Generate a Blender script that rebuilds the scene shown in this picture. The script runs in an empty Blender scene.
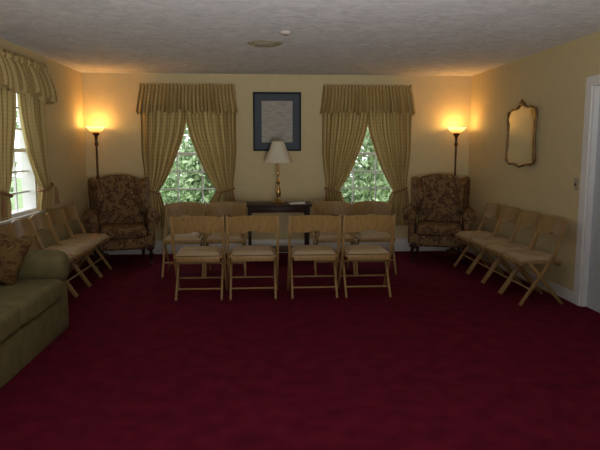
import bpy, bmesh, math, random
from math import sin, cos, pi, radians
from mathutils import Vector, Matrix
random.seed(7)
S = bpy.context.scene
COL = S.collection
XL, XR, YB, YF, H = -2.42, 2.97, 8.26, -1.6, 2.49

# ------------------------------------------------------------ materials
def mat_new(name):
    m = bpy.data.materials.new(name); m.use_nodes = True
    nt = m.node_tree; b = nt.nodes['Principled BSDF']
    return m, nt, b
def N(nt, t, **kw):
    n = nt.nodes.new(t)
    for k, v in kw.items(): setattr(n, k, v)
    return n
def ramp(nt, stops):
    r = N(nt, 'ShaderNodeValToRGB')
    e = r.color_ramp.elements
    while len(e) < len(stops): e.new(0.5)
    for i, (p, c) in enumerate(stops):
        e[i].position = p; e[i].color = (*c, 1)
    return r
def plain(name, col, rough=0.6, metal=0.0, var=0.12, scale=8, bump=0.0, bscale=60, stretch=(1,1,1), sheen=0, spec=0.5, dist=0.0):
    m, nt, b = mat_new(name)
    tc = N(nt, 'ShaderNodeTexCoord'); mp = N(nt, 'ShaderNodeMapping')
    mp.inputs['Scale'].default_value = stretch
    nt.links.new(tc.outputs['Object'], mp.inputs[0])
    no = N(nt, 'ShaderNodeTexNoise'); no.inputs['Scale'].default_value = scale; no.inputs['Detail'].default_value = 5
    no.inputs['Distortion'].default_value = dist
    nt.links.new(mp.outputs[0], no.inputs['Vector'])
    r = ramp(nt, [(0.3, tuple(c*(1-var) for c in col)), (0.7, tuple(min(1, c*(1+var)) for c in col))])
    nt.links.new(no.outputs['Fac'], r.inputs[0]); nt.links.new(r.outputs[0], b.inputs['Base Color'])
    b.inputs['Roughness'].default_value = rough; b.inputs['Metallic'].default_value = metal
    b.inputs['Specular IOR Level'].default_value = spec
    if sheen: b.inputs['Sheen Weight'].default_value = sheen
    if bump:
        n2 = N(nt, 'ShaderNodeTexNoise'); n2.inputs['Scale'].default_value = bscale; n2.inputs['Detail'].default_value = 4
        n2.inputs['Distortion'].default_value = dist
        nt.links.new(mp.outputs[0], n2.inputs['Vector'])
        bp = N(nt, 'ShaderNodeBump'); bp.inputs['Strength'].default_value = bump; bp.inputs['Distance'].default_value = 0.01
        nt.links.new(n2.outputs['Fac'], bp.inputs['Height']); nt.links.new(bp.outputs[0], b.inputs['Normal'])
    return m

M_WALL = plain('wall_paint', (0.61, 0.51, 0.29), 0.75, var=0.03, bump=0.05, bscale=120, spec=0.2)
M_CEIL = plain('ceiling_swirl_plaster', (0.75, 0.75, 0.77), 0.9, var=0.13, scale=7, bump=0.6, bscale=14, spec=0.1, dist=1.6)
M_CARPET = plain('burgundy_carpet', (0.102, 0.0065, 0.0185), 0.95, var=0.22, scale=7, bump=0.6, bscale=240, spec=0.05)
M_WHITE = plain('white_trim_paint', (0.74, 0.74, 0.72), 0.45, var=0.03)
M_DOOR = plain('cool_white_door_paint', (0.50, 0.53, 0.58), 0.45, var=0.03)
M_WOOD = plain('honey_beech_wood', (0.30, 0.18, 0.064), 0.38, var=0.18, scale=5, stretch=(8, 8, 1.2), spec=0.3)
M_DKWOOD = plain('dark_mahogany', (0.040, 0.017, 0.010), 0.5, var=0.3, scale=4, stretch=(1, 6, 6), spec=0.3)
M_VINYL = plain('beige_vinyl', (0.38, 0.275, 0.155), 0.55, var=0.05, spec=0.25)
M_BUTTON = plain('brown_button', (0.06, 0.03, 0.02), 0.5)
M_SOFA = plain('olive_chenille', (0.165, 0.136, 0.060), 0.9, var=0.15, scale=14, bump=0.4, bscale=160, spec=0.15)
M_BRASS = plain('aged_brass', (0.42, 0.26, 0.09), 0.3, metal=0.9, var=0.15)
M_BRONZE = plain('bronze_pole', (0.10, 0.05, 0.02), 0.4, metal=0.7)
M_GOLD = plain('antique_gold_frame', (0.20, 0.11, 0.04), 0.42, metal=0.35, var=0.35, scale=25, bump=0.4, bscale=60)
M_MIRROR = plain('mirror_silver', (0.82, 0.83, 0.78), 0.03, metal=1.0, var=0.0)
M_NAVY = plain('slate_blue_mat_board', (0.085, 0.100, 0.120), 0.8, var=0.05, spec=0.1)
M_FRAME = plain('dark_blue_frame', (0.010, 0.012, 0.018), 0.5, spec=0.2)
M_SHADE = plain('ivory_lamp_shade', (0.60, 0.55, 0.42), 0.8, var=0.04)
M_CORD = plain('gold_rope', (0.26, 0.13, 0.05), 0.7)
M_METAL = plain('vent_metal', (0.38, 0.33, 0.24), 0.5, metal=0.2)
M_BARK = plain('bark', (0.10, 0.07, 0.05), 0.9, bump=0.5, bscale=20)
M_GRASS = plain('grass', (0.18, 0.26, 0.12), 0.95, var=0.3, scale=3)
M_LEAF = plain('leaf_green', (0.31, 0.42, 0.24), 0.7, var=0.35, scale=2.5, spec=0.2)
M_BOOK = plain('book_cover', (0.35, 0.30, 0.26), 0.6)
M_PAGE = plain('book_pages', (0.7, 0.66, 0.55), 0.8)
M_DET = plain('grey_plastic', (0.42, 0.38, 0.34), 0.6)

def floral(name, base, mid, hi, sc=9):
    m, nt, b = mat_new(name)
    tc = N(nt, 'ShaderNodeTexCoord')
    nz = N(nt, 'ShaderNodeTexNoise'); nz.inputs['Scale'].default_value = sc*0.8; nz.inputs['Detail'].default_value = 2
    mx = N(nt, 'ShaderNodeMixRGB'); mx.inputs[0].default_value = 0.12
    nt.links.new(tc.outputs['Object'], nz.inputs['Vector'])
    nt.links.new(tc.outputs['Object'], mx.inputs[1]); nt.links.new(nz.outputs['Color'], mx.inputs[2])
    v = N(nt, 'ShaderNodeTexVoronoi'); v.inputs['Scale'].default_value = sc*1.6
    nt.links.new(mx.outputs[0], v.inputs['Vector'])
    r = ramp(nt, [(0.0, hi), (0.28, mid), (0.38, base), (0.50, base), (0.60, mid), (0.70, base)])
    nt.links.new(v.outputs['Distance'], r.inputs[0])
    n2 = N(nt, 'ShaderNodeTexNoise'); n2.inputs['Scale'].default_value = sc*1.3; n2.inputs['Detail'].default_value = 3
    nt.links.new(tc.outputs['Object'], n2.inputs['Vector'])
    r2 = ramp(nt, [(0.49, (0, 0, 0)), (0.54, (1, 1, 1))]); nt.links.new(n2.outputs['Fac'], r2.inputs[0])
    m2 = N(nt, 'ShaderNodeMixRGB'); nt.links.new(r2.outputs[0], m2.inputs[0])
    nt.links.new(r.outputs[0], m2.inputs[1]); m2.inputs[2].default_value = (*mid, 1)
    nt.links.new(m2.outputs[0], b.inputs['Base Color'])
    b.inputs['Roughness'].default_value = 0.85; b.inputs['Specular IOR Level'].default_value = 0.2
    return m
M_FLORAL = floral('floral_tapestry', (0.078, 0.033, 0.018), (0.20, 0.122, 0.052), (0.35, 0.24, 0.11), 11)
M_PILLOW = floral('paisley_pillow', (0.085, 0.038, 0.015), (0.16, 0.095, 0.03), (0.26, 0.17, 0.06), 12)

def curtain_mat():
    m, nt, b = mat_new('gold_stripe_drape')
    uv = N(nt, 'ShaderNodeUVMap'); sp = N(nt, 'ShaderNodeSeparateXYZ'); nt.links.new(uv.outputs[0], sp.inputs[0])
    def stripe(out, freq, lo, hi):
        mu = N(nt, 'ShaderNodeMath', operation='MULTIPLY'); mu.inputs[1].default_value = freq; nt.links.new(out, mu.inputs[0])
        si = N(nt, 'ShaderNodeMath', operation='SINE'); nt.links.new(mu.outputs[0], si.inputs[0])
        mr = N(nt, 'ShaderNodeMapRange'); mr.inputs[1].default_value = lo; mr.inputs[2].default_value = hi
        nt.links.new(si.outputs[0], mr.inputs[0]); return mr.outputs[0]
    a = stripe(sp.outputs[0], 80, -0.2, 0.4); c = stripe(sp.outputs[1], 130, 0.0, 0.9)
    c2 = N(nt, 'ShaderNodeMath', operation='MULTIPLY'); c2.inputs[1].default_value = 0.20; nt.links.new(c, c2.inputs[0])
    ad = N(nt, 'ShaderNodeMath', operation='ADD'); nt.links.new(a, ad.inputs[0]); nt.links.new(c2.outputs[0], ad.inputs[1])
    hf = N(nt, 'ShaderNodeMath', operation='MULTIPLY'); hf.inputs[1].default_value = 0.82; nt.links.new(ad.outputs[0], hf.inputs[0])
    r = ramp(nt, [(0.0, (0.51, 0.39, 0.165)), (0.5, (0.42, 0.30, 0.12)), (1.0, (0.30, 0.20, 0.075))])
    nt.links.new(hf.outputs[0], r.inputs[0]); nt.links.new(r.outputs[0], b.inputs['Base Color'])
    b.inputs['Roughness'].default_value = 0.8; b.inputs['Specular IOR Level'].default_value = 0.2
    tr = N(nt, 'ShaderNodeBsdfTranslucent'); nt.links.new(r.outputs[0], tr.inputs[0])
    ms = N(nt, 'ShaderNodeMixShader'); ms.inputs[0].default_value = 0.10
    out = nt.nodes['Material Output']
    nt.links.new(b.outputs[0], ms.inputs[1]); nt.links.new(tr.outputs[0], ms.inputs[2]); nt.links.new(ms.outputs[0], out.inputs[0])
    return m
M_CURT = curtain_mat()

def glass_mat():
    m, nt, b = mat_new('window_pane_glass')
    t = N(nt, 'ShaderNodeBsdfTransparent'); g = N(nt, 'ShaderNodeBsdfGlossy'); g.inputs['Roughness'].default_value = 0.02
    ms = N(nt, 'ShaderNodeMixShader'); ms.inputs[0].default_value = 0.05
    nt.links.new(t.outputs[0], ms.inputs[1]); nt.links.new(g.outputs[0], ms.inputs[2])
    nt.links.new(ms.outputs[0], nt.nodes['Material Output'].inputs[0]); return m
M_GLASS = glass_mat()
def bowl_mat():
    m, nt, b = mat_new('glowing_amber_glass')
    tc = N(nt, 'ShaderNodeTexCoord'); sp = N(nt, 'ShaderNodeSeparateXYZ'); nt.links.new(tc.outputs['Object'], sp.inputs[0])
    mr = N(nt, 'ShaderNodeMapRange'); mr.inputs[1].default_value = 1.69; mr.inputs[2].default_value = 1.765
    nt.links.new(sp.outputs[2], mr.inputs[0])
    r = ramp(nt, [(0, (1.0, 0.32, 0.04)), (0.5, (1.0, 0.55, 0.14)), (1, (1.0, 0.78, 0.36))]); nt.links.new(mr.outputs[0], r.inputs[0])
    b.inputs['Base Color'].default_value = (0.8, 0.5, 0.25, 1)
    nt.links.new(r.outputs[0], b.inputs['Emission Color']); b.inputs['Emission Strength'].default_value = 1.7
    return m
M_BOWL = bowl_mat()
def paper_mat():
    m, nt, b = mat_new('certificate_paper')
    tc = N(nt, 'ShaderNodeTexCoord'); mp = N(nt, 'ShaderNodeMapping'); mp.inputs['Scale'].default_value = (8, 1, 60)
    nt.links.new(tc.outputs['Object'], mp.inputs[0])
    no = N(nt, 'ShaderNodeTexNoise'); no.inputs['Scale'].default_value = 1.0; no.inputs['Detail'].default_value = 2
    nt.links.new(mp.outputs[0], no.inputs['Vector'])
    r = ramp(nt, [(0.40, (0.33, 0.315, 0.275)), (0.55, (0.42, 0.40, 0.35))]); nt.links.new(no.outputs['Fac'], r.inputs[0])
    nt.links.new(r.outputs[0], b.inputs['Base Color']); b.inputs['Roughness'].default_value = 0.6; b.inputs['Specular IOR Level'].default_value = 0.2; return m
M_PAPER = paper_mat()

# ------------------------------------------------------------ mesh helpers
def finish(name, bm, mat, parent=None, smooth=None):
    me = bpy.data.meshes.new(name)
    bmesh.ops.recalc_face_normals(bm, faces=bm.faces)
    bm.to_mesh(me); bm.free()
    me.materials.append(mat)
    if smooth is not None:
        for p in me.polygons: p.use_smooth = True
        if smooth < 180: me.set_sharp_from_angle(angle=radians(smooth))
    o = bpy.data.objects.new(name, me); COL.objects.link(o)
    if parent: o.parent = parent
    return o
def thing(name, label, cat, loc=(0, 0, 0), rot=0, group=None):
    o = bpy.data.objects.new(name, None); o.empty_display_size = 0.1
    COL.objects.link(o); o.location = loc; o.rotation_euler = (0, 0, rot)
    o['label'] = label; o['category'] = cat
    if group: o['group'] = group
    return o
def tag(o, label, cat):
    o['label'] = label; o['category'] = cat; return o
def struct(o, label=None):
    o['kind'] = 'structure'
    if label: o['label'] = label
    return o
def copy_thing(root, loc, rot, label=None):
    r = root.copy(); COL.objects.link(r); r.location = loc; r.rotation_euler = (0, 0, rot)
    if label: r['label'] = label
    def rec(src, dst):
        for c in src.children:
            k = c.copy(); COL.objects.link(k); k.parent = dst; k.matrix_parent_inverse = c.matrix_parent_inverse.copy(); rec(c, k)
    rec(root, r); return r

def add_box(bm, x0, x1, y0, y1, z0, z1, bev=0, seg=3):
    t = bmesh.new()
    bmesh.ops.create_cube(t, size=1)
    for v in t.verts:
        v.co = Vector(((x0+x1)/2+v.co.x*(x1-x0), (y0+y1)/2+v.co.y*(y1-y0), (z0+z1)/2+v.co.z*(z1-z0)))
    if bev: bmesh.ops.bevel(t, geom=t.edges[:], offset=bev, segments=seg, affect='EDGES', profile=0.5)
    merge(bm, t)
def merge(bm, t, M=None):
    if M is not None: bmesh.ops.transform(t, matrix=M, verts=t.verts)
    me = bpy.data.meshes.new('tmp'); t.to_mesh(me); t.free(); bm.from_mesh(me); bpy.data.meshes.remove(me)
def add_prism(bm, pts, axis, a0, a1, bev=0, seg=3, M=None):
    t = bmesh.new()
    def mk(p, a):
        if axis == 'x': return (a, p[0], p[1])
        if axis == 'y': return (p[0], a, p[1])
        return (p[0], p[1], a)
    A = [t.verts.new(mk(p, a0)) for p in pts]; B = [t.verts.new(mk(p, a1)) for p in pts]
    t.faces.new(A); t.faces.new(B[::-1])
    for i in range(len(pts)):
        j = (i+1) % len(pts); t.faces.new([A[i], B[i], B[j], A[j]])
    bmesh.ops.recalc_face_normals(t, faces=t.faces)
    if bev: bmesh.ops.bevel(t, geom=t.edges[:], offset=bev, segments=seg, affect='EDGES', profile=0.5, clamp_overlap=True)
    merge(bm, t, M)
def add_path(bm, pts, w, d, side=Vector((1, 0, 0)), bev=0.004):
    t = bmesh.new(); rings = []; n = len(pts)
    P = [Vector(p) for p in pts]
    for i in range(n):
        tan = (P[min(i+1, n-1)]-P[max(i-1, 0)]).normalized()
        nn = tan.cross(side).normalized()
        ww = w[i] if isinstance(w, list) else w; dd = d[i] if isinstance(d, list) else d
        rings.append([t.verts.new(P[i]+side*sx*ww/2+nn*sy*dd/2) for sx, sy in ((-1, -1), (1, -1), (1, 1), (-1, 1))])
    for i in range(n-1):
        for k in range(4): t.faces.new([rings[i][k], rings[i][(k+1) % 4], rings[i+1][(k+1) % 4], rings[i+1][k]])
    t.faces.new(rings[0]); t.faces.new(rings[-1])
    bmesh.ops.recalc_face_normals(t, faces=t.faces)
    if bev:
        es = [e for e in t.edges if not e.is_manifold or e.calc_face_angle(0) > 0.6]
        bmesh.ops.bevel(t, geom=es, offset=bev, segments=2, affect='EDGES', profile=0.5)
    merge(bm, t)
def add_tube(bm, pts, r, seg=12, closed=False):
    P = [Vector(p) for p in pts]; n = len(P); rings = []
    for i in range(n):
        if closed: tan = (P[(i+1) % n]-P[(i-1) % n]).normalized()
        else: tan = (P[min(i+1, n-1)]-P[max(i-1, 0)]).normalized()
        up = Vector((0, 0, 1)) if abs(tan.z) < 0.9 else Vector((0, 1, 0))
        a = tan.cross(up).normalized(); b = tan.cross(a).normalized()
        if closed and i and (a.dot(rings_a) < 0): a = -a; b = -b
        rings_a = a
        rr = r[i] if isinstance(r, list) else r
        rings.append([bm.verts.new(P[i]+(a*cos(2*pi*k/seg)+b*sin(2*pi*k/seg))*rr) for k in range(seg)])
    rng = range(n) if closed else range(n-1)
    for i in rng:
        j = (i+1) % n
        for k in range(seg): bm.faces.new([rings[i][k], rings[i][(k+1) % seg], rings[j][(k+1) % seg], rings[j][k]])
    if not closed: bm.faces.new(rings[0]); bm.faces.new(rings[-1])
def add_lathe(bm, prof, seg=32, c=(0, 0, 0), ripple=0, nr=0, cap=True):
    rings = []
    for r, z in prof:
        ring = []
        for k in range(seg):
            a = 2*pi*k/seg; rr = r*(1+ripple*cos(nr*a))
            ring.append(bm.verts.new((c[0]+rr*cos(a), c[1]+rr*sin(a), c[2]+z)))
        rings.append(ring)
    for i in range(len(prof)-1):
        for k in range(seg): bm.faces.new([rings[i][k], rings[i][(k+1) % seg], rings[i+1][(k+1) % seg], rings[i+1][k]])
    if cap: bm.faces.new(rings[0]); bm.faces.new(rings[-1])
def add_ball(bm, c, r, sc=(1, 1, 1), seg=10):
    t = bmesh.new(); bmesh.ops.create_uvsphere(t, u_segments=seg, v_segments=max(5, seg//2+1), radius=r)
    for v in t.verts: v.co = Vector((c[0]+v.co.x*sc[0], c[1]+v.co.y*sc[1], c[2]+v.co.z*sc[2]))
    merge(bm, t)

# ------------------------------------------------------------ room shell
def wall_holes(name, axis, a0, a1, face, thick, holes, z1=H):
    bm = bmesh.new()
    As = sorted({a0, a1, *[h[0] for h in holes], *[h[1] for h in holes]})
    for i in range(len(As)-1):
        p, q = As[i], As[i+1]
        hs = [h for h in holes if h[0] <= p+1e-6 and h[1] >= q-1e-6]
        spans = []; z = 0
        for h in sorted(hs, key=lambda h: h[2]):
            if h[2] > z: spans.append((z, h[2]))
            z = h[3]
        spans.append((z, z1))
        for s in spans:
            if axis == 'x': add_box(bm, p, q, min(face, face+thick), max(face, face+thick), s[0], s[1])
            else: add_box(bm, min(face, face+thick), max(face, face+thick), p, q, s[0], s[1])
    return struct(finish(name, bm, M_WALL))
W1 = (-1.52, -0.50, 0.66, 2.14); W2 = (0.98, 1.96, 0.66, 2.14)
WL = (5.35, 6.45, 0.80, 2.10); WLn = (0.2, 1.4, 0.90, 2.10)
WR = (-1.2, 1.8, 1.4, 2.2)
wall_holes('wall_back', 'x', XL-0.15, XR+0.15, YB, 0.15, [W1, W2])
wall_holes('wall_left', 'y', YF, YB, XL, -0.15, [WL, WLn])
wall_holes('wall_right', 'y', YF, YB, XR, 0.15, [(4.20, 5.15, 0, 2.02)])
wall_holes('wall_front', 'x', XL-0.15, XR+0.15, YF, -0.15, [WR])
bm = bmesh.new(); add_box(bm, XL-0.15, XR+0.15, YF-0.15, YB+0.15, -0.12, 0); struct(finish('floor', bm, M_CARPET))
bm = bmesh.new(); add_box(bm, XL-0.15, XR+0.15, YF-0.15, YB+0.15, H, H+0.15); struct(finish('ceiling', bm, M_CEIL))
def bb(name, x0, x1, y0, y1, h=0.10):
    bm = bmesh.new(); add_box(bm, x0, x1, y0, y1, 0, h, 0.004, 2); struct(finish(name, bm, M_WHITE))
bb('baseboard_left', XL, XL+0.016, YF, YB-0.02)
bb('baseboard_right', XR-0.016, XR, 5.25, YB-0.02, 0.11)
bb('baseboard_front', XL+0.02, XR-0.02, YF, YF+0.016)
bm = bmesh.new()
prof = [(YB, 0.02), (YB-0.05, 0.02), (YB-0.065, 0.05), (YB-0.065, 0.14), (YB-0.045, 0.185), (YB, 0.19)]
add_prism(bm, prof, 'x', XL+0.02, XR-0.02, 0.003, 2)
add_box(bm, XL+0.02, XR-0.02, YB-0.05, YB-0.01, 0.0, 0.03)
struct(finish('baseboard_back', bm, M_WHITE, smooth=35), 'white metal baseboard heater cover')
def window(name, axis, face, sgn, a0, a1, z0, z1, ncol=3, nrow=4):
    bm = bmesh.new()
    def B(p, q, d0, d1, s, t, bev=0.003):
        lo, hi = sorted((face+sgn*d0, face+sgn*d1))
        if axis == 'x': add_box(bm, p, q, lo, hi, s, t, bev, 1)
        else: add_box(bm, lo, hi, p, q, s, t, bev, 1)
    c = 0.07
    B(a0-c, a0, -0.018, 0.0, z0-c, z1+c); B(a1, a1+c, -0.018, 0.0, z0-c, z1+c)
    B(a0, a1, -0.018, 0.0, z1, z1+c); B(a0-c-0.02, a1+c+0.02, -0.05, 0.0, z0-0.03, z0)
    B(a0-0.05, a1+0.05, -0.014, 0.0, z0-0.10, z0-0.03)
    j = 0.035
    B(a0, a0+j, 0.0, 0.14, z0, z1); B(a1-j, a1, 0.0, 0.14, z0, z1); B(a0+j, a1-j, 0.0, 0.14, z1-j, z1); B(a0+j, a1-j, 0.0, 0.14, z0, z0+j)
    zm = (z0+z1)/2; B(a0+j, a1-j, 0.05, 0.10, zm-0.02, zm+0.02)
    w = 0.009
    for i in range(1, ncol):
        a = a0+(a1-a0)*i/ncol; B(a-w, a+w, 0.062, 0.085, z0+j, z1-j, 0)
    for i in range(1, nrow):
        if i*2 == nrow: continue
        z = z0+(z1-z0)*i/nrow; B(a0+j, a1-j, 0.064, 0.083, z-w, z+w, 0)
    o = struct(finish(name, bm, M_WHITE))
    bm = bmesh.new(); d = face+sgn*0.074
    if axis == 'x': vs = [(a0+j, d, z0+j), (a1-j, d, z0+j), (a1-j, d, z1-j), (a0+j, d, z1-j)]
    else: vs = [(d, a0+j, z0+j), (d, a1-j, z0+j), (d, a1-j, z1-j), (d, a0+j, z1-j)]
    bm.faces.new([bm.verts.new(v) for v in vs]); finish('window_glass', bm, M_GLASS, o)
window('window_1', 'x', YB, 1, *W1, nrow=6); window('window_2', 'x', YB, 1, *W2, nrow=6)
window('window_3', 'y', XL, -1, *WL, nrow=6); window('added_window_left', 'y', XL, -1, *WLn)  # the nearer left window is unseen, added to let in more daylight
window('added_window_front', 'x', YF, -1, *WR, ncol=8)  # unseen opening behind the camera, added and sized for fill light
bm = bmesh.new()
add_box(bm, XR-0.018, XR, 5.15, 5.25, 0, 2.11, 0.004, 2); add_box(bm, XR-0.018, XR, 4.10, 4.20, 0, 2.11, 0.004, 2)
add_box(bm, XR-0.018, XR, 4.20, 5.15, 2.02, 2.11, 0.004, 2)
add_box(bm, XR, XR+0.15, 5.13, 5.15, 0, 2.02); add_box(bm, XR, XR+0.15, 4.20, 4.22, 0, 2.02)
struct(finish('trim_1', bm, M_WHITE))
bm = bmesh.new(); add_box(bm, XR+0.05, XR+0.09, 4.22, 5.13, 0.0, 2.02)
for zz in ((0.2, 0.75), (0.85, 1.35), (1.45, 1.9)):
    for yy in ((4.32, 4.62), (4.73, 5.03)):
        add_box(bm, XR+0.04, XR+0.055, yy[0], yy[1], zz[0], zz[1], 0.008, 2)
door = struct(finish('door_1', bm, M_DOOR))
bm = bmesh.new(); add_ball(bm, (XR+0.0, 4.30, 0.98), 0.028, seg=16); add_tube(bm, [(XR+0.05, 4.30, 0.98), (XR+0.0, 4.30, 0.98)], 0.01)
finish('door_knob', bm, M_BRASS, door, 180)

# ------------------------------------------------------------ light switch, vent, detector
o = thing('light_switch', 'small ivory light switch plate beside the door casing', 'light switch', (XR, 5.34, 1.13))
bm = bmesh.new(); add_box(bm, -0.006, 0, -0.035, 0.035, -0.058, 0.058, 0.003, 2); finish('switch_plate', bm, M_METAL, o)
bm = bmesh.new(); add_box(bm, -0.018, -0.005, -0.006, 0.006, -0.012, 0.012, 0.002, 2); finish('toggle', bm, M_BUTTON, o)

o = thing('ceiling_vent', 'round beige metal ceiling air diffuser with concentric rings', 'vent', (0.04, 5.89, H))
bm = bmesh.new()
add_lathe(bm, [(0.175, 0), (0.175, -0.006), (0.145, -0.02), (0.14, -0.010), (0.14, 0)], 40)
finish('outer_ring', bm, M_METAL, o, 40)
for r0 in (0.115, 0.08):
    bm = bmesh.new(); add_lathe(bm, [(r0, 0), (r0, -0.018), (r0-0.02, -0.028), (r0-0.026, -0.025), (r0-0.022, 0)], 40); finish('inner_ring', bm, M_METAL, o, 40)
bm = bmesh.new(); add_lathe(bm, [(0.015, 0), (0.015, -0.02), (0.045, -0.028), (0.01, -0.034)], 24); finish('center_cone', bm, M_METAL, o, 40)
o = thing('smoke_detector', 'small round grey-white smoke detector on the ceiling', 'smoke detector', (0.22, 5.34, H))
bm = bmesh.new(); add_lathe(bm, [(0.055, 0), (0.055, -0.010), (0.045, -0.022), (0.02, -0.026)], 32); finish('cover', bm, M_DET, o, 40)
bm = bmesh.new(); add_lathe(bm, [(0.012, -0.02), (0.012, -0.03), (0.006, -0.032)], 16); finish('sensor', bm, M_BUTTON, o, 40)

# ------------------------------------------------------------ curtains
def sheet(bm, fn, nu, nv, uvs=(1, 1)):
    uvl = bm.loops.layers.uv.verify()
    g = [[bm.verts.new(fn(i/nu, j/nv)) for i in range(nu+1)] for j in range(nv+1)]
    for j in range(nv):
        for i in range(nu):
            f = bm.faces.new([g[j][i], g[j][i+1], g[j+1][i+1], g[j+1][i]])
            for l, (a, b) in zip(f.loops, ((i, j), (i+1, j), (i+1, j+1), (i, j+1))):
                l[uvl].uv = (a/nu*uvs[0], b/nv*uvs[1])
def ss(t): t = max(0, min(1, t)); return t*t*(3-2*t)
def curtain_set(label, mp, a0, a1, z_tie, z_bot, flare=(0.30, 0.30), pinches=(0.17, 0.17), ex=(2.0, 2.0), gap=-0.02, cshift=0.0, vz=1.935):
    root = thing('curtain_set', label, 'curtains')
    c = (a0+a1)/2; zt = 2.24
    for side in (0, 1):
        out = a0+0.03 if side == 0 else a1-0.03
        sg = 1 if side == 0 else -1
        ph = random.random()*6; pinch = pinches[side]
        def fn(u, v, out=out, sg=sg, ph=ph, side=side, pinch=pinch):
            z = zt+(z_bot-zt)*v; tt = (zt-z)/(zt-z_tie)
            top_w = abs(c+cshift-sg*gap-out)
            if tt <= 1:
                q = max(0, (tt-0.12)/0.88)
                wdt = pinch+(top_w-pinch)*(1-(0.28*ss(q)+0.72*q**ex[side]))
            else:
                k = (z_tie-z)/(z_tie-z_bot); wdt = pinch+(flare[side]-pinch)*min(1, k*1.6)**0.85
            off = sg*0.05*ss(1-abs(tt-1)*2.2)
            s = out+off+sg*wdt*u
            A = 0.026 if tt < 0.8 else 0.022
            d = 0.055+A*sin(2*pi*6.0*u+ph+0.7*sin(3*z+ph)+1.2*sin(4*u+ph))+0.008*sin(2*pi*15*u+ph)+0.025*ss(1-abs(tt-1)*3)
            s += 0.008*sin(2*pi*6.5*u+ph+1.5)
            return mp(s, d, z)
        bm = bmesh.new(); sheet(bm, fn, 90, 84, (1.0, 1.8)); finish('curtain_panel', bm, M_CURT, root, 180)
        bm = bmesh.new(); pts = []
        for k in range(24):
            a = 2*pi*k/24
            pts.append(mp(out+sg*(0.05+pinch/2)+(pinch/2+0.015)*cos(a), 0.085+0.06*sin(a), z_tie-0.03*cos(a)*(sg)))
        add_tube(bm, pts, 0.014, 8, True)
        add_tube(bm, [mp(out+sg*0.05, 0.15, z_tie), mp(out+sg*0.048, 0.155, z_tie-0.07), mp(out+sg*0.045, 0.155, z_tie-0.19)], [0.008, 0.016, 0.024], 10)
        finish('tieback', bm, M_CORD, root, 60)
    def fv(u, v):
        ret = 0.035
        if u < ret: s = a0; d = 0.11*u/ret
        elif u > 1-ret: s = a1; d = 0.11*(1-u)/ret
        else:
            k = (u-ret)/(1-2*ret); s = a0+(a1-a0)*k
            fold = sin(2*pi*14*k+2.6*sin(5*k+a0)+1.4*sin(17*k))
            d = 0.11+(0.010+0.030*v)*fold+0.007*(1-v)*sin(2*pi*47*k)
        edge = abs(2*u-1)
        zb = vz+0.045*abs(sin(pi*4.5*u+a0))+0.016*sin(2*pi*14*u+2.1*sin(5*u+a0))-0.035*edge**6
        z = 2.335+(zb-2.335)*v + (0.014*sin(2*pi*31*u) if v < 0.05 else 0)
        s = c+(s-c)*(0.94+0.075*v**1.3)
        if d > 0.07:
            if 0.12 < v < 0.2: d -= 0.012
            else: d += 0.05*math.sin(pi*min(1, max(0, v-0.15)*0.75))
        return mp(s, max(d, 0.003), z)
    bm = bmesh.new(); sheet(bm, fv, 320, 18, (2.2, 0.42)); finish('valance', bm, M_CURT, root, 180)
    bm = bmesh.new(); add_tube(bm, [mp(a0+0.08, 0.001, 2.27), mp(a0+0.08, 0.07, 2.27), mp(a1-0.08, 0.07, 2.27), mp(a1-0.08, 0.001, 2.27)], 0.009, 8)
    finish('curtain_rod', bm, M_WHITE, root, 60)
mpb = lambda s, d, z: Vector((s, YB-0.02-d, z))
curtain_set('gold striped tied-back drapes with gathered valance near the side window', mpb, -1.67, -0.32, 0.89, 0.38, (0.29, 0.42), (0.17, 0.22), (2.6, 2.6), -0.02, -0.03)
curtain_set('gold striped tied-back drapes with gathered valance beside the certificate', mpb, 0.82, 2.12, 0.89, 0.38, (0.36, 0.31), (0.19, 0.18), (2.6, 2.6), -0.02, 0.02)
curtain_set('gold striped tied-back drapes with valance on the side-wall window', lambda s, d, z: Vector((XL+0.02+d, s, z)), 5.14, 6.62, 1.06, 0.82, (0.34, 0.32), (0.26, 0.26), (3.0, 3.0), 0.02, 0.0, 1.965)

# ------------------------------------------------------------ framed certificate
o = thing('framed_certificate', 'dark framed certificate with blue-grey mat between the windows', 'picture', (0.218, YB, 1.845))
w, h = 0.335, 0.405; fw = 0.026
bm = bmesh.new()
for x0, x1, z0, z1 in ((-w, w, h-fw, h), (-w, w, -h, -h+fw), (-w, -w+fw, -h+fw, h-fw), (w-fw, w, -h+fw, h-fw)):
    add_box(bm, x0, x1, -0.03, 0, z0, z1, 0.004, 2)
finish('frame', bm, M_FRAME, o)
bm = bmesh.new(); add_box(bm, -w+0.018, w-0.018, -0.014, -0.001, -h+0.018, h-0.018); finish('mat_board', bm, M_NAVY, o)
bm = bmesh.new(); add_box(bm, -0.215, 0.215, -0.017, -0.014, -0.285, 0.285); finish('certificate', bm, M_PAPER, o)

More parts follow.
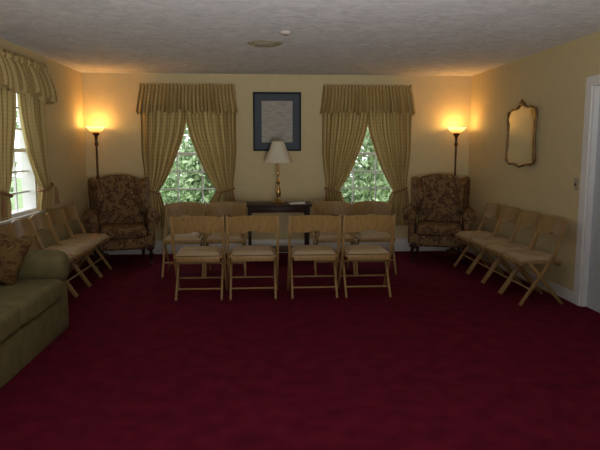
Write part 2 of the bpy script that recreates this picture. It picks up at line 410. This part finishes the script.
# ------------------------------------------------------------ wall mirror (right wall)
o = thing('wall_mirror', 'ornate gilt cartouche-shaped wall mirror with carved crest', 'mirror', (XR-0.014, 6.53, 1.60), -0.03)
half = [(0.0, 0.375), (0.05, 0.365), (0.09, 0.335), (0.15, 0.32), (0.22, 0.325), (0.29, 0.31), (0.345, 0.27), (0.355, 0.21), (0.335, 0.15),
        (0.33, 0.05), (0.335, -0.08), (0.35, -0.18), (0.355, -0.25), (0.325, -0.29), (0.25, -0.305), (0.16, -0.30), (0.08, -0.315), (0.0, -0.33)]
half = [(a*1.12, b) for a, b in half]
loop = half + [(-a, b) for a, b in half[-2:0:-1]]
bm = bmesh.new(); n = len(loop); pts = [Vector((-0.016, a, b)) for a, b in loop]
rad = [0.014+0.003*math.cos(i*pi) for i in range(n)]; rad[0] = 0.026; rad[1] = rad[-1] = 0.018
add_tube(bm, pts, rad, 10, True)
for a, b, r in ((0, 0.40, 0.024), (0.055, 0.38, 0.016), (-0.055, 0.38, 0.016), (0.385, 0.29, 0.018), (-0.385, 0.29, 0.018), (0.39, -0.27, 0.018), (-0.39, -0.27, 0.018), (0, -0.335, 0.018), (0.05, -0.325, 0.014), (-0.05, -0.325, 0.014)):
    add_ball(bm, (-0.018, a, b), r, (0.6, 1.1, 1))
for v in bm.verts: v.co.x = min(v.co.x, -0.0005)
finish('mirror_frame', bm, M_GOLD, o, 50)
bm = bmesh.new(); add_prism(bm, [(a*0.98, b*0.98) for a, b in loop], 'x', -0.014, -0.001); finish('mirror_glass', bm, M_MIRROR, o)

# ------------------------------------------------------------ folding chair (faces local -Y)
def folding_chair(loc, rot, label, group):
    r = thing('folding_chair', label, 'chair', loc, rot, group)
    for sx in (-1, 1):
        bm = bmesh.new(); x = sx*0.228
        add_path(bm, [(x, -0.225, 0.006), (x, -0.08, 0.23), (x, 0.065, 0.46), (x, 0.13, 0.62), (x, 0.185, 0.83)], 0.022, [0.028, 0.032, 0.036, 0.032, 0.026], bev=0.003)
        for v in bm.verts: v.co.z = max(v.co.z, 0)
        finish('leg', bm, M_WOOD, r, 40)
        bm = bmesh.new(); x = sx*0.205
        add_path(bm, [(x, 0.195, 0.006), (x, 0.03, 0.21), (x, -0.14, 0.42)], 0.020, [0.028, 0.034, 0.030], bev=0.003)
        for v in bm.verts: v.co.z = max(v.co.z, 0)
        finish('leg', bm, M_WOOD, r, 40)
    bm = bmesh.new()
    add_box(bm, -0.213, 0.213, -0.235, -0.20, 0.395, 0.440, 0.008); add_box(bm, -0.194, 0.194, 0.15, 0.18, 0.380, 0.435, 0.006)
    add_box(bm, -0.213, -0.18, -0.205, 0.17, 0.41, 0.440, 0.006); add_box(bm, 0.18, 0.213, -0.205, 0.17, 0.41, 0.440, 0.006)
    add_box(bm, -0.18, 0.18, -0.205, 0.155, 0.42, 0.436)
    finish('seat_frame', bm, M_WOOD, r, 40)
    bm = bmesh.new(); but = [(-0.09, -0.10), (0.09, -0.10), (-0.09, 0.07), (0.09, 0.07), (0, -0.015)]
    def fn(u, v):
        x = -0.196+0.392*u; y = -0.215+0.385*v
        e = min(1, min(u, 1-u)*5.5, 1)*1.0; e2 = min(1, min(v, 1-v)*5.5)
        z = 0.441+0.042*math.sqrt(max(0, e*(2-e)*e2*(2-e2)))
        for bx, by in but: z -= 0.017*math.exp(-((x-bx)**2+(y-by)**2)/0.0012)
        return Vector((x, y, z))
    sheet(bm, fn, 30, 30); sheet(bm, lambda u, v: Vector((-0.196+0.392*u, -0.215+0.385*v, 0.436)), 1, 1)
    cu = finish('seat_cushion', bm, M_VINYL, r, 180)
    bm = bmesh.new(); add_ball(bm, (0, 0, 0), 0.010, (1, 1, 0.5), 8)
    bt = finish('tufting_button', bm, M_BUTTON, cu, 180); bt.location = (but[0][0], but[0][1], 0.468)
    for bx, by in but[1:]:
        k = bt.copy(); COL.objects.link(k); k.location = (bx, by, 0.468)
    t = bmesh.new(); nx = 40; nz = 6
    def pt(u, v, f):
        x = -0.217+0.434*u; k = 2*u-1
        lo = 0.650+0.012*(1-k*k)+0.018*ss((0.30-abs(k))/0.12); hi = 0.816+0.018*(1-k*k); z = lo+(hi-lo)*v
        return Vector((x, 0.128+(z-0.62)*0.275+0.042*(1-k*k)+(0.008 if f else -0.008), z))
    g = [[[t.verts.new(pt(i/nx, j/nz, f)) for i in range(nx+1)] for j in range(nz+1)] for f in (0, 1)]
    for f in (0, 1):
        for j in range(nz):
            for i in range(nx): t.faces.new([g[f][j][i], g[f][j][i+1], g[f][j+1][i+1], g[f][j+1][i]])
    for j in (0, nz):
        for i in range(nx): t.faces.new([g[0][j][i], g[0][j][i+1], g[1][j][i+1], g[1][j][i]])
    for i in (0, nx):
        for j in range(nz): t.faces.new([g[0][j][i], g[0][j+1][i], g[1][j+1][i], g[1][j][i]])
    b2 = bmesh.new(); merge(b2, t); finish('backrest', b2, M_WOOD, r, 45)
    bm = bmesh.new(); add_tube(bm, [(-0.205, 0.112, 0.10), (0.205, 0.112, 0.10)], 0.009, 10); finish('stretcher', bm, M_WOOD, r, 60)
    bm = bmesh.new(); add_tube(bm, [(-0.228, -0.125, 0.16), (0.228, -0.125, 0.16)], 0.009, 10); finish('stretcher', bm, M_WOOD, r, 60)
    return r
lab1 = 'honey wood folding chair with tufted seat facing the lamp table'
c0 = folding_chair((-0.62, 5.76, 0), pi, lab1, 'folding chairs in the front row')
for x, ro in ((-0.095, 0.005), (0.51, -0.005), (1.04, 0.0)):
    k = copy_thing(c0, (x, 5.76, 0), pi+ro); k.scale = (1.07, 1, 1)
for x, ro in ((-0.915, 0.0), (-0.43, 0.0), (0.845, 0.0), (1.33, 0.0)):
    k = copy_thing(c0, (x, 6.84, 0), ro, 'honey wood folding chair with tufted seat beside the lamp table'); k['group'] = 'folding chairs flanking the lamp table'
for y in (5.41, 5.885, 6.36, 6.84):
    k = copy_thing(c0, (2.63, y, 0), -pi/2, 'honey wood folding chair lined up under the gilt mirror'); k['group'] = 'folding chairs under the mirror'; k.scale = (0.97, 1, 0.965)
for y in (5.115, 5.567, 6.019, 6.471, 6.923):
    k = copy_thing(c0, (-2.07, y, 0), pi/2, 'honey wood folding chair lined up below the side window'); k['group'] = 'folding chairs below the side window'; k.scale = (0.93, 1, 0.965)
c0.scale = (1.07, 1, 1)

# ------------------------------------------------------------ wing chair (faces local -Y)
def wing_chair(loc, rot, label):
    r = thing('wing_chair', label, 'armchair', loc, rot, 'floral wing chairs')
    bm = bmesh.new(); add_box(bm, -0.37, 0.37, -0.32, 0.30, 0.21, 0.37, 0.035)
    finish('seat_base', bm, M_FLORAL, r, 180)
    bm = bmesh.new(); t = bmesh.new()
    add_box(t, -0.285, 0.285, -0.38, 0.20, 0.365, 0.50, 0.05, 4)
    for v in t.verts:
        k = (1-(v.co.x/0.29)**2)*(1-((v.co.y+0.085)/0.30)**2); v.co.z += 0.025*max(0, k)*(1 if v.co.z > 0.43 else 0)
    merge(bm, t); finish('seat_cushion', bm, M_FLORAL, r, 180)
    pts = [(-0.27, 0.35), (0.27, 0.35), (0.29, 0.6), (0.33, 0.85), (0.345, 0.97), (0.325, 1.05), (0.25, 1.10), (0.13, 1.13), (0, 1.14), (-0.13, 1.13), (-0.25, 1.10), (-0.325, 1.05), (-0.345, 0.97), (-0.33, 0.85), (-0.29, 0.6)]
    M = Matrix.Translation((0, 0.17, 0.35)) @ Matrix.Rotation(radians(-7), 4, 'X') @ Matrix.Translation((0, 0, -0.35))
    bm = bmesh.new(); add_prism(bm, pts, 'y', -0.04, 0.09, 0.05, 5, M); finish('backrest', bm, M_FLORAL, r, 180)
    wp = [(0.16, 0.58), (0.28, 0.60), (0.33, 0.85), (0.35, 1.04), (0.31, 1.09), (0.23, 1.09), (0.13, 1.05), (0.03, 0.98), (-0.03, 0.90), (-0.04, 0.82), (0.0, 0.74), (0.06, 0.68), (0.09, 0.63)]
    for sx in (-1, 1):
        bm = bmesh.new()
        Mw = Matrix.Translation((sx*0.35, 0.31, 0)) @ Matrix.Rotation(radians(-sx*18), 4, 'Z') @ Matrix.Translation((0, -0.31, 0))
        add_prism(bm, wp, 'x', -0.046, 0.046, 0.038, 5, Mw); finish('wing', bm, M_FLORAL, r, 180)
        bm = bmesh.new(); x = sx*0.35
        add_box(bm, x-0.045, x+0.045, -0.25, 0.30, 0.23, 0.62, 0.035)
        add_tube(bm, [(sx*0.38, -0.285, 0.60), (sx*0.38, -0.275, 0.60), (sx*0.38, -0.25, 0.602), (sx*0.38, 0.0, 0.615), (sx*0.355, 0.30, 0.65)], [0.055, 0.082, 0.088, 0.082, 0.058], 20)
        finish('arm', bm, M_FLORAL, r, 50)
        bm = bmesh.new(); x = sx*0.30
        add_tube(bm, [(x, -0.26, 0.26), (x+sx*0.03, -0.31, 0.21), (x+sx*0.035, -0.325, 0.15), (x+sx*0.008, -0.295, 0.07), (x+sx*0.022, -0.33, 0.022), (x+sx*0.022, -0.335, 0.0)], [0.05, 0.048, 0.032, 0.017, 0.030, 0.027], 12)
        finish('leg', bm, M_DKWOOD, r, 60)
        bm = bmesh.new(); add_tube(bm, [(sx*0.28, 0.25, 0.24), (sx*0.28, 0.27, 0.1), (sx*0.28, 0.31, 0.0)], [0.026, 0.022, 0.016], 10)
        finish('leg', bm, M_DKWOOD, r, 60)
    return r
a = wing_chair((-1.81, 7.61, 0), radians(16), 'floral tapestry wing chair angled below the torchiere by the window')
copy_thing(a, (2.35, 7.57, 0), radians(-17), 'floral tapestry wing chair angled below the torchiere near the mirror')

# ------------------------------------------------------------ torchieres
def torchiere(loc, label):
    r = thing('torchiere_lamp', label, 'floor lamp', loc, 0, 'torchiere floor lamps')
    bm = bmesh.new(); add_lathe(bm, [(0.11, 0), (0.11, 0.012), (0.09, 0.03), (0.035, 0.045), (0.02, 0.08)], 32); finish('base', bm, M_BRONZE, r, 40)
    bm = bmesh.new()
    add_lathe(bm, [(0.014, 0.07), (0.014, 0.5), (0.022, 0.52), (0.014, 0.54), (0.014, 1.05), (0.026, 1.08), (0.014, 1.12), (0.013, 1.5), (0.028, 1.53), (0.016, 1.57), (0.02, 1.63), (0.048, 1.675), (0.03, 1.695)], 20)
    finish('pole', bm, M_BRONZE, r, 60)
    bm = bmesh.new()
    add_lathe(bm, [(0.03, 1.69), (0.06, 1.697), (0.085, 1.710), (0.100, 1.729), (0.113, 1.748), (0.132, 1.762), (0.129, 1.766), (0.108, 1.752), (0.094, 1.731), (0.08, 1.715), (0.056, 1.703), (0.028, 1.698)], 40, ripple=0.015, nr=12)
    finish('glass_bowl', bm, M_BOWL, r, 60)
    return r
t0 = torchiere((-2.22, 8.09, 0), 'bronze torchiere lamp with glowing amber bowl by the side window')
copy_thing(t0, (2.72, 8.09, 0), 0, 'bronze torchiere lamp with glowing amber bowl near the mirror')
for x in (-2.22, 2.72):
    l = bpy.data.lights.new('torchiere_bulb', 'POINT'); l.energy = 5.2; l.color = (1, 0.58, 0.18); l.shadow_soft_size = 0.05
    lo = bpy.data.objects.new('torchiere_bulb', l); lo.location = (x, 8.09, 1.80); COL.objects.link(lo)

# ------------------------------------------------------------ lamp table, lamp, book
tb = thing('lamp_table', 'rectangular dark mahogany table standing behind the folding chairs', 'table', (0.21, 7.52, 0))
hw = 0.44
bm = bmesh.new(); add_box(bm, -hw, hw, -0.25, 0.25, 0.748, 0.772, 0.008); finish('table_top', bm, M_DKWOOD, tb, 40)
bm = bmesh.new(); add_box(bm, -hw+0.05, hw-0.05, -0.21, 0.21, 0.67, 0.748, 0.004); finish('apron', bm, M_DKWOOD, tb, 40)
bm = bmesh.new(); add_box(bm, -hw+0.07, hw-0.07, -0.19, 0.19, 0.16, 0.18, 0.004); finish('lower_shelf', bm, M_DKWOOD, tb, 40)
for sx in (-1, 1):
    for sy in (-1, 1):
        x = sx*(hw-0.07)
        bm = bmesh.new(); add_path(bm, [(x, sy*0.19, 0.0), (x, sy*0.19, 0.40), (x, sy*0.19, 0.70)], [0.028, 0.036, 0.045], [0.028, 0.036, 0.045]); finish('leg', bm, M_DKWOOD, tb, 40)
lp = thing('table_lamp', 'brass candlestick table lamp with ivory pleated shade on the table', 'lamp', (0.21, 7.52, 0.772))
bm = bmesh.new(); add_lathe(bm, [(0.075, 0), (0.078, 0.012), (0.06, 0.028), (0.025, 0.045), (0.016, 0.07), (0.03, 0.10), (0.040, 0.15), (0.024, 0.20), (0.013, 0.24), (0.030, 0.265), (0.013, 0.29), (0.012, 0.36), (0.026, 0.385), (0.012, 0.41), (0.009, 0.54)], 28)
finish('lamp_base', bm, M_BRASS, lp, 60)
bm = bmesh.new(); add_lathe(bm, [(0.185, 0.52), (0.155, 0.585), (0.112, 0.68), (0.078, 0.79), (0.074, 0.79), (0.108, 0.68), (0.151, 0.585), (0.181, 0.52)], 96, ripple=0.012, nr=32, cap=False)
finish('lamp_shade', bm, M_SHADE, lp, 60)
bm = bmesh.new(); add_tube(bm, [(0, 0, 0.53), (0, 0, 0.81)], 0.004, 8); add_ball(bm, (0, 0, 0.82), 0.012)
for k in range(3): add_tube(bm, [(0, 0, 0.785), (0.075*cos(k*2.094), 0.075*sin(k*2.094), 0.785)], 0.002, 6)
finish('harp', bm, M_BRASS, lp, 60)
bk = thing('book', 'closed pale book lying on the dark table', 'book', (0.44, 7.38, 0.773), 0.15)
bm = bmesh.new(); add_box(bm, -0.10, 0.10, -0.07, 0.07, 0, 0.004); add_box(bm, -0.10, 0.10, -0.07, 0.07, 0.030, 0.034); add_box(bm, -0.103, -0.098, -0.07, 0.07, 0, 0.034); finish('cover', bm, M_BOOK, bk)
bm = bmesh.new(); add_box(bm, -0.097, 0.095, -0.066, 0.066, 0.004, 0.030); finish('pages', bm, M_PAGE, bk)

# ------------------------------------------------------------ sofa (local -Y front), faces +X
sf = thing('sofa', 'olive green upholstered sofa with soft rolled arms along the side wall', 'sofa', (-1.985, 3.82, 0), pi/2)
bm = bmesh.new(); add_box(bm, -0.96, 0.96, -0.385, 0.385, 0.0, 0.28, 0.015); finish('base', bm, M_SOFA, sf, 180)
for sx in (-1, 1):
    bm = bmesh.new()
    add_box(bm, min(sx*0.795, sx*0.985), max(sx*0.795, sx*0.985), -0.39, 0.38, 0.0, 0.56, 0.035, 4)
    cx, cz = sx*0.89, 0.525
    add_tube(bm, [(cx, -0.415, cz), (cx, -0.41, cz), (cx, -0.39, cz), (cx, -0.34, cz), (cx, 0.0, cz), (cx, 0.36, cz), (cx, 0.385, cz)], [0.07, 0.095, 0.120, 0.136, 0.140, 0.136, 0.09], 28)
    finish('arm', bm, M_SOFA, sf, 60)
    bm = bmesh.new(); t = bmesh.new(); add_box(t, 0.008, 0.79, -0.42, 0.16, 0.28, 0.45, 0.05, 5)
    for v in t.verts:
        v.co.x *= sx
        if v.co.z > 0.36: v.co.z += 0.03*max(0, (1-((abs(v.co.x)-0.4)/0.4)**2))
    bmesh.ops.recalc_face_normals(t, faces=t.faces)
    merge(bm, t); finish('seat_cushion', bm, M_SOFA, sf, 180)
    bm = bmesh.new(); add_box(bm, min(sx*0.008, sx*0.79), max(sx*0.008, sx*0.79), 0.06, 0.26, 0.44, 0.84, 0.07, 5); finish('back_cushion', bm, M_SOFA, sf, 180)
bm = bmesh.new(); add_box(bm, -0.90, 0.90, 0.20, 0.40, 0.10, 0.82, 0.06, 4); finish('backrest', bm, M_SOFA, sf, 180)
bm = bmesh.new()
def pil(sg):
    def fn(u, v):
        x, z = 2*u-1, 2*v-1
        th = 0.07*((1-x**4)*(1-z**4))**0.6
        px = x*0.19*(1-0.07*(1-z*z)*abs(x)); pz = z*0.19*(1-0.07*(1-x*x)*abs(z))
        return Vector((px, sg*th, pz))
    return fn
sheet(bm, pil(1), 24, 24); sheet(bm, pil(-1), 24, 24); bmesh.ops.remove_doubles(bm, verts=bm.verts, dist=0.0005)
p = finish('throw_pillow', bm, M_PILLOW, None, 180)
p.location = (-1.97, 4.41, 0.66); p.rotation_euler = (radians(-20), radians(20), radians(8))
tag(p, 'brown and gold paisley throw pillow propped against the sofa arm', 'pillow')

# ------------------------------------------------------------ outdoors
bm = bmesh.new(); add_box(bm, -30, 30, -20, 40, -0.5, -0.35); struct(finish('ground', bm, M_GRASS))
def tree(loc, h, rx, n, label, leaf=0.055, z0=0.1):
    r = thing('tree', label, 'tree', loc, random.random()*6)
    bm = bmesh.new(); add_tube(bm, [(0, 0, 0), (0.05, 0, h*0.4), (0, 0.05, h*0.8)], [0.12, 0.08, 0.03], 10)
    for k in range(6):
        a = k*1.05; zz = h*(0.25+0.08*k); add_tube(bm, [(0.03, 0, zz), (rx*0.5*cos(a), rx*0.5*sin(a), zz+0.5)], [0.04, 0.012], 6)
    finish('trunk', bm, M_BARK, r, 60)
    bm = bmesh.new()
    cl = [(random.gauss(0, rx*0.5), random.gauss(0, rx*0.5), z0+random.random()*(h-z0), 0.25+random.random()*0.35) for _ in range(30)]
    for i in range(n):
        c = random.choice(cl); s = leaf*(0.6+random.random())
        P = Vector((c[0]+random.gauss(0, c[3]*0.6), c[1]+random.gauss(0, c[3]*0.6), max(0.1, c[2]+random.gauss(0, c[3]*0.5))))
        rr = math.hypot(P.x, P.y)
        if rr > rx: P.x *= rx/rr*(0.7+0.3*random.random()); P.y *= rx/rr*(0.7+0.3*random.random())
        q = Matrix.Rotation(random.random()*6.28, 3, 'Z') @ Matrix.Rotation(random.random()*2.2, 3, 'X') @ Matrix.Rotation(random.random()*6.28, 3, 'Z')
        vs = [bm.verts.new(P+q @ Vector(v)*s) for v in ((0, -1, 0), (0.55, 0, 0.08), (0, 1, 0), (-0.55, 0, 0.08))]
        bm.faces.new(vs)
    f = finish('foliage', bm, M_LEAF, r); f['kind'] = 'stuff'
    return r
tree((-1.2, 12.2, -0.35), 2.6, 1.0, 7500, 'leafy green shrub outside the end-wall window')
tree((2.35, 12.2, -0.35), 3.8, 1.1, 9000, 'leafy green tree outside the end-wall window')
tree((-3.4, 16.5, -0.35), 4.2, 1.7, 7500, 'leafy green tree outside the end-wall window', 0.09)
tree((0.3, 17.5, -0.35), 4.6, 1.7, 7500, 'leafy green tree outside the end-wall window', 0.09)
tree((4.2, 16.5, -0.35), 4.6, 1.8, 8000, 'leafy green tree outside the end-wall window', 0.09)
tree((-7.5, 14.5, -0.35), 2.6, 1.6, 4200, 'leafy green shrub outside the side-wall window', 0.08)

# ------------------------------------------------------------ light
w = bpy.data.worlds.new('World'); S.world = w; w.use_nodes = True
w.node_tree.nodes['Background'].inputs[0].default_value = (0.93, 0.96, 1.0, 1)
w.node_tree.nodes['Background'].inputs[1].default_value = 3.0
sl = bpy.data.lights.new('sun', 'SUN'); sl.energy = 2.0; sl.angle = 0.05; sl.color = (1, 0.95, 0.85)
so = bpy.data.objects.new('sun', sl); COL.objects.link(so)
so.rotation_euler = Vector((-0.5, 0.40, -0.77)).to_track_quat('-Z', 'Y').to_euler()
ul = bpy.data.lights.new('added_fill_spot', 'SPOT'); ul.spot_size = radians(108); ul.spot_blend = 1.0; ul.shadow_soft_size = 0.35; ul.energy = 640; ul.color = (1.0, 0.98, 0.96)  # unseen fill spot added to brighten ceiling and walls, no real fixture
uo = bpy.data.objects.new('added_fill_spot', ul); COL.objects.link(uo); uo.location = (0.2, 0.4, 1.0)
uo.rotation_euler = Vector((0.0, 0.78, 0.62)).to_track_quat('-Z', 'Y').to_euler()

# ------------------------------------------------------------ camera
cam = bpy.data.cameras.new('camera'); cam.sensor_width = 36; cam.lens = 34.98; cam.clip_end = 200
co = bpy.data.objects.new('camera', cam); COL.objects.link(co)
co.location = (0, 0, 1.45); co.rotation_euler = (radians(90-7.3), 0, radians(-3.73))
S.camera = co
S.view_settings.view_transform = 'Standard'
S.view_settings.look = 'None'
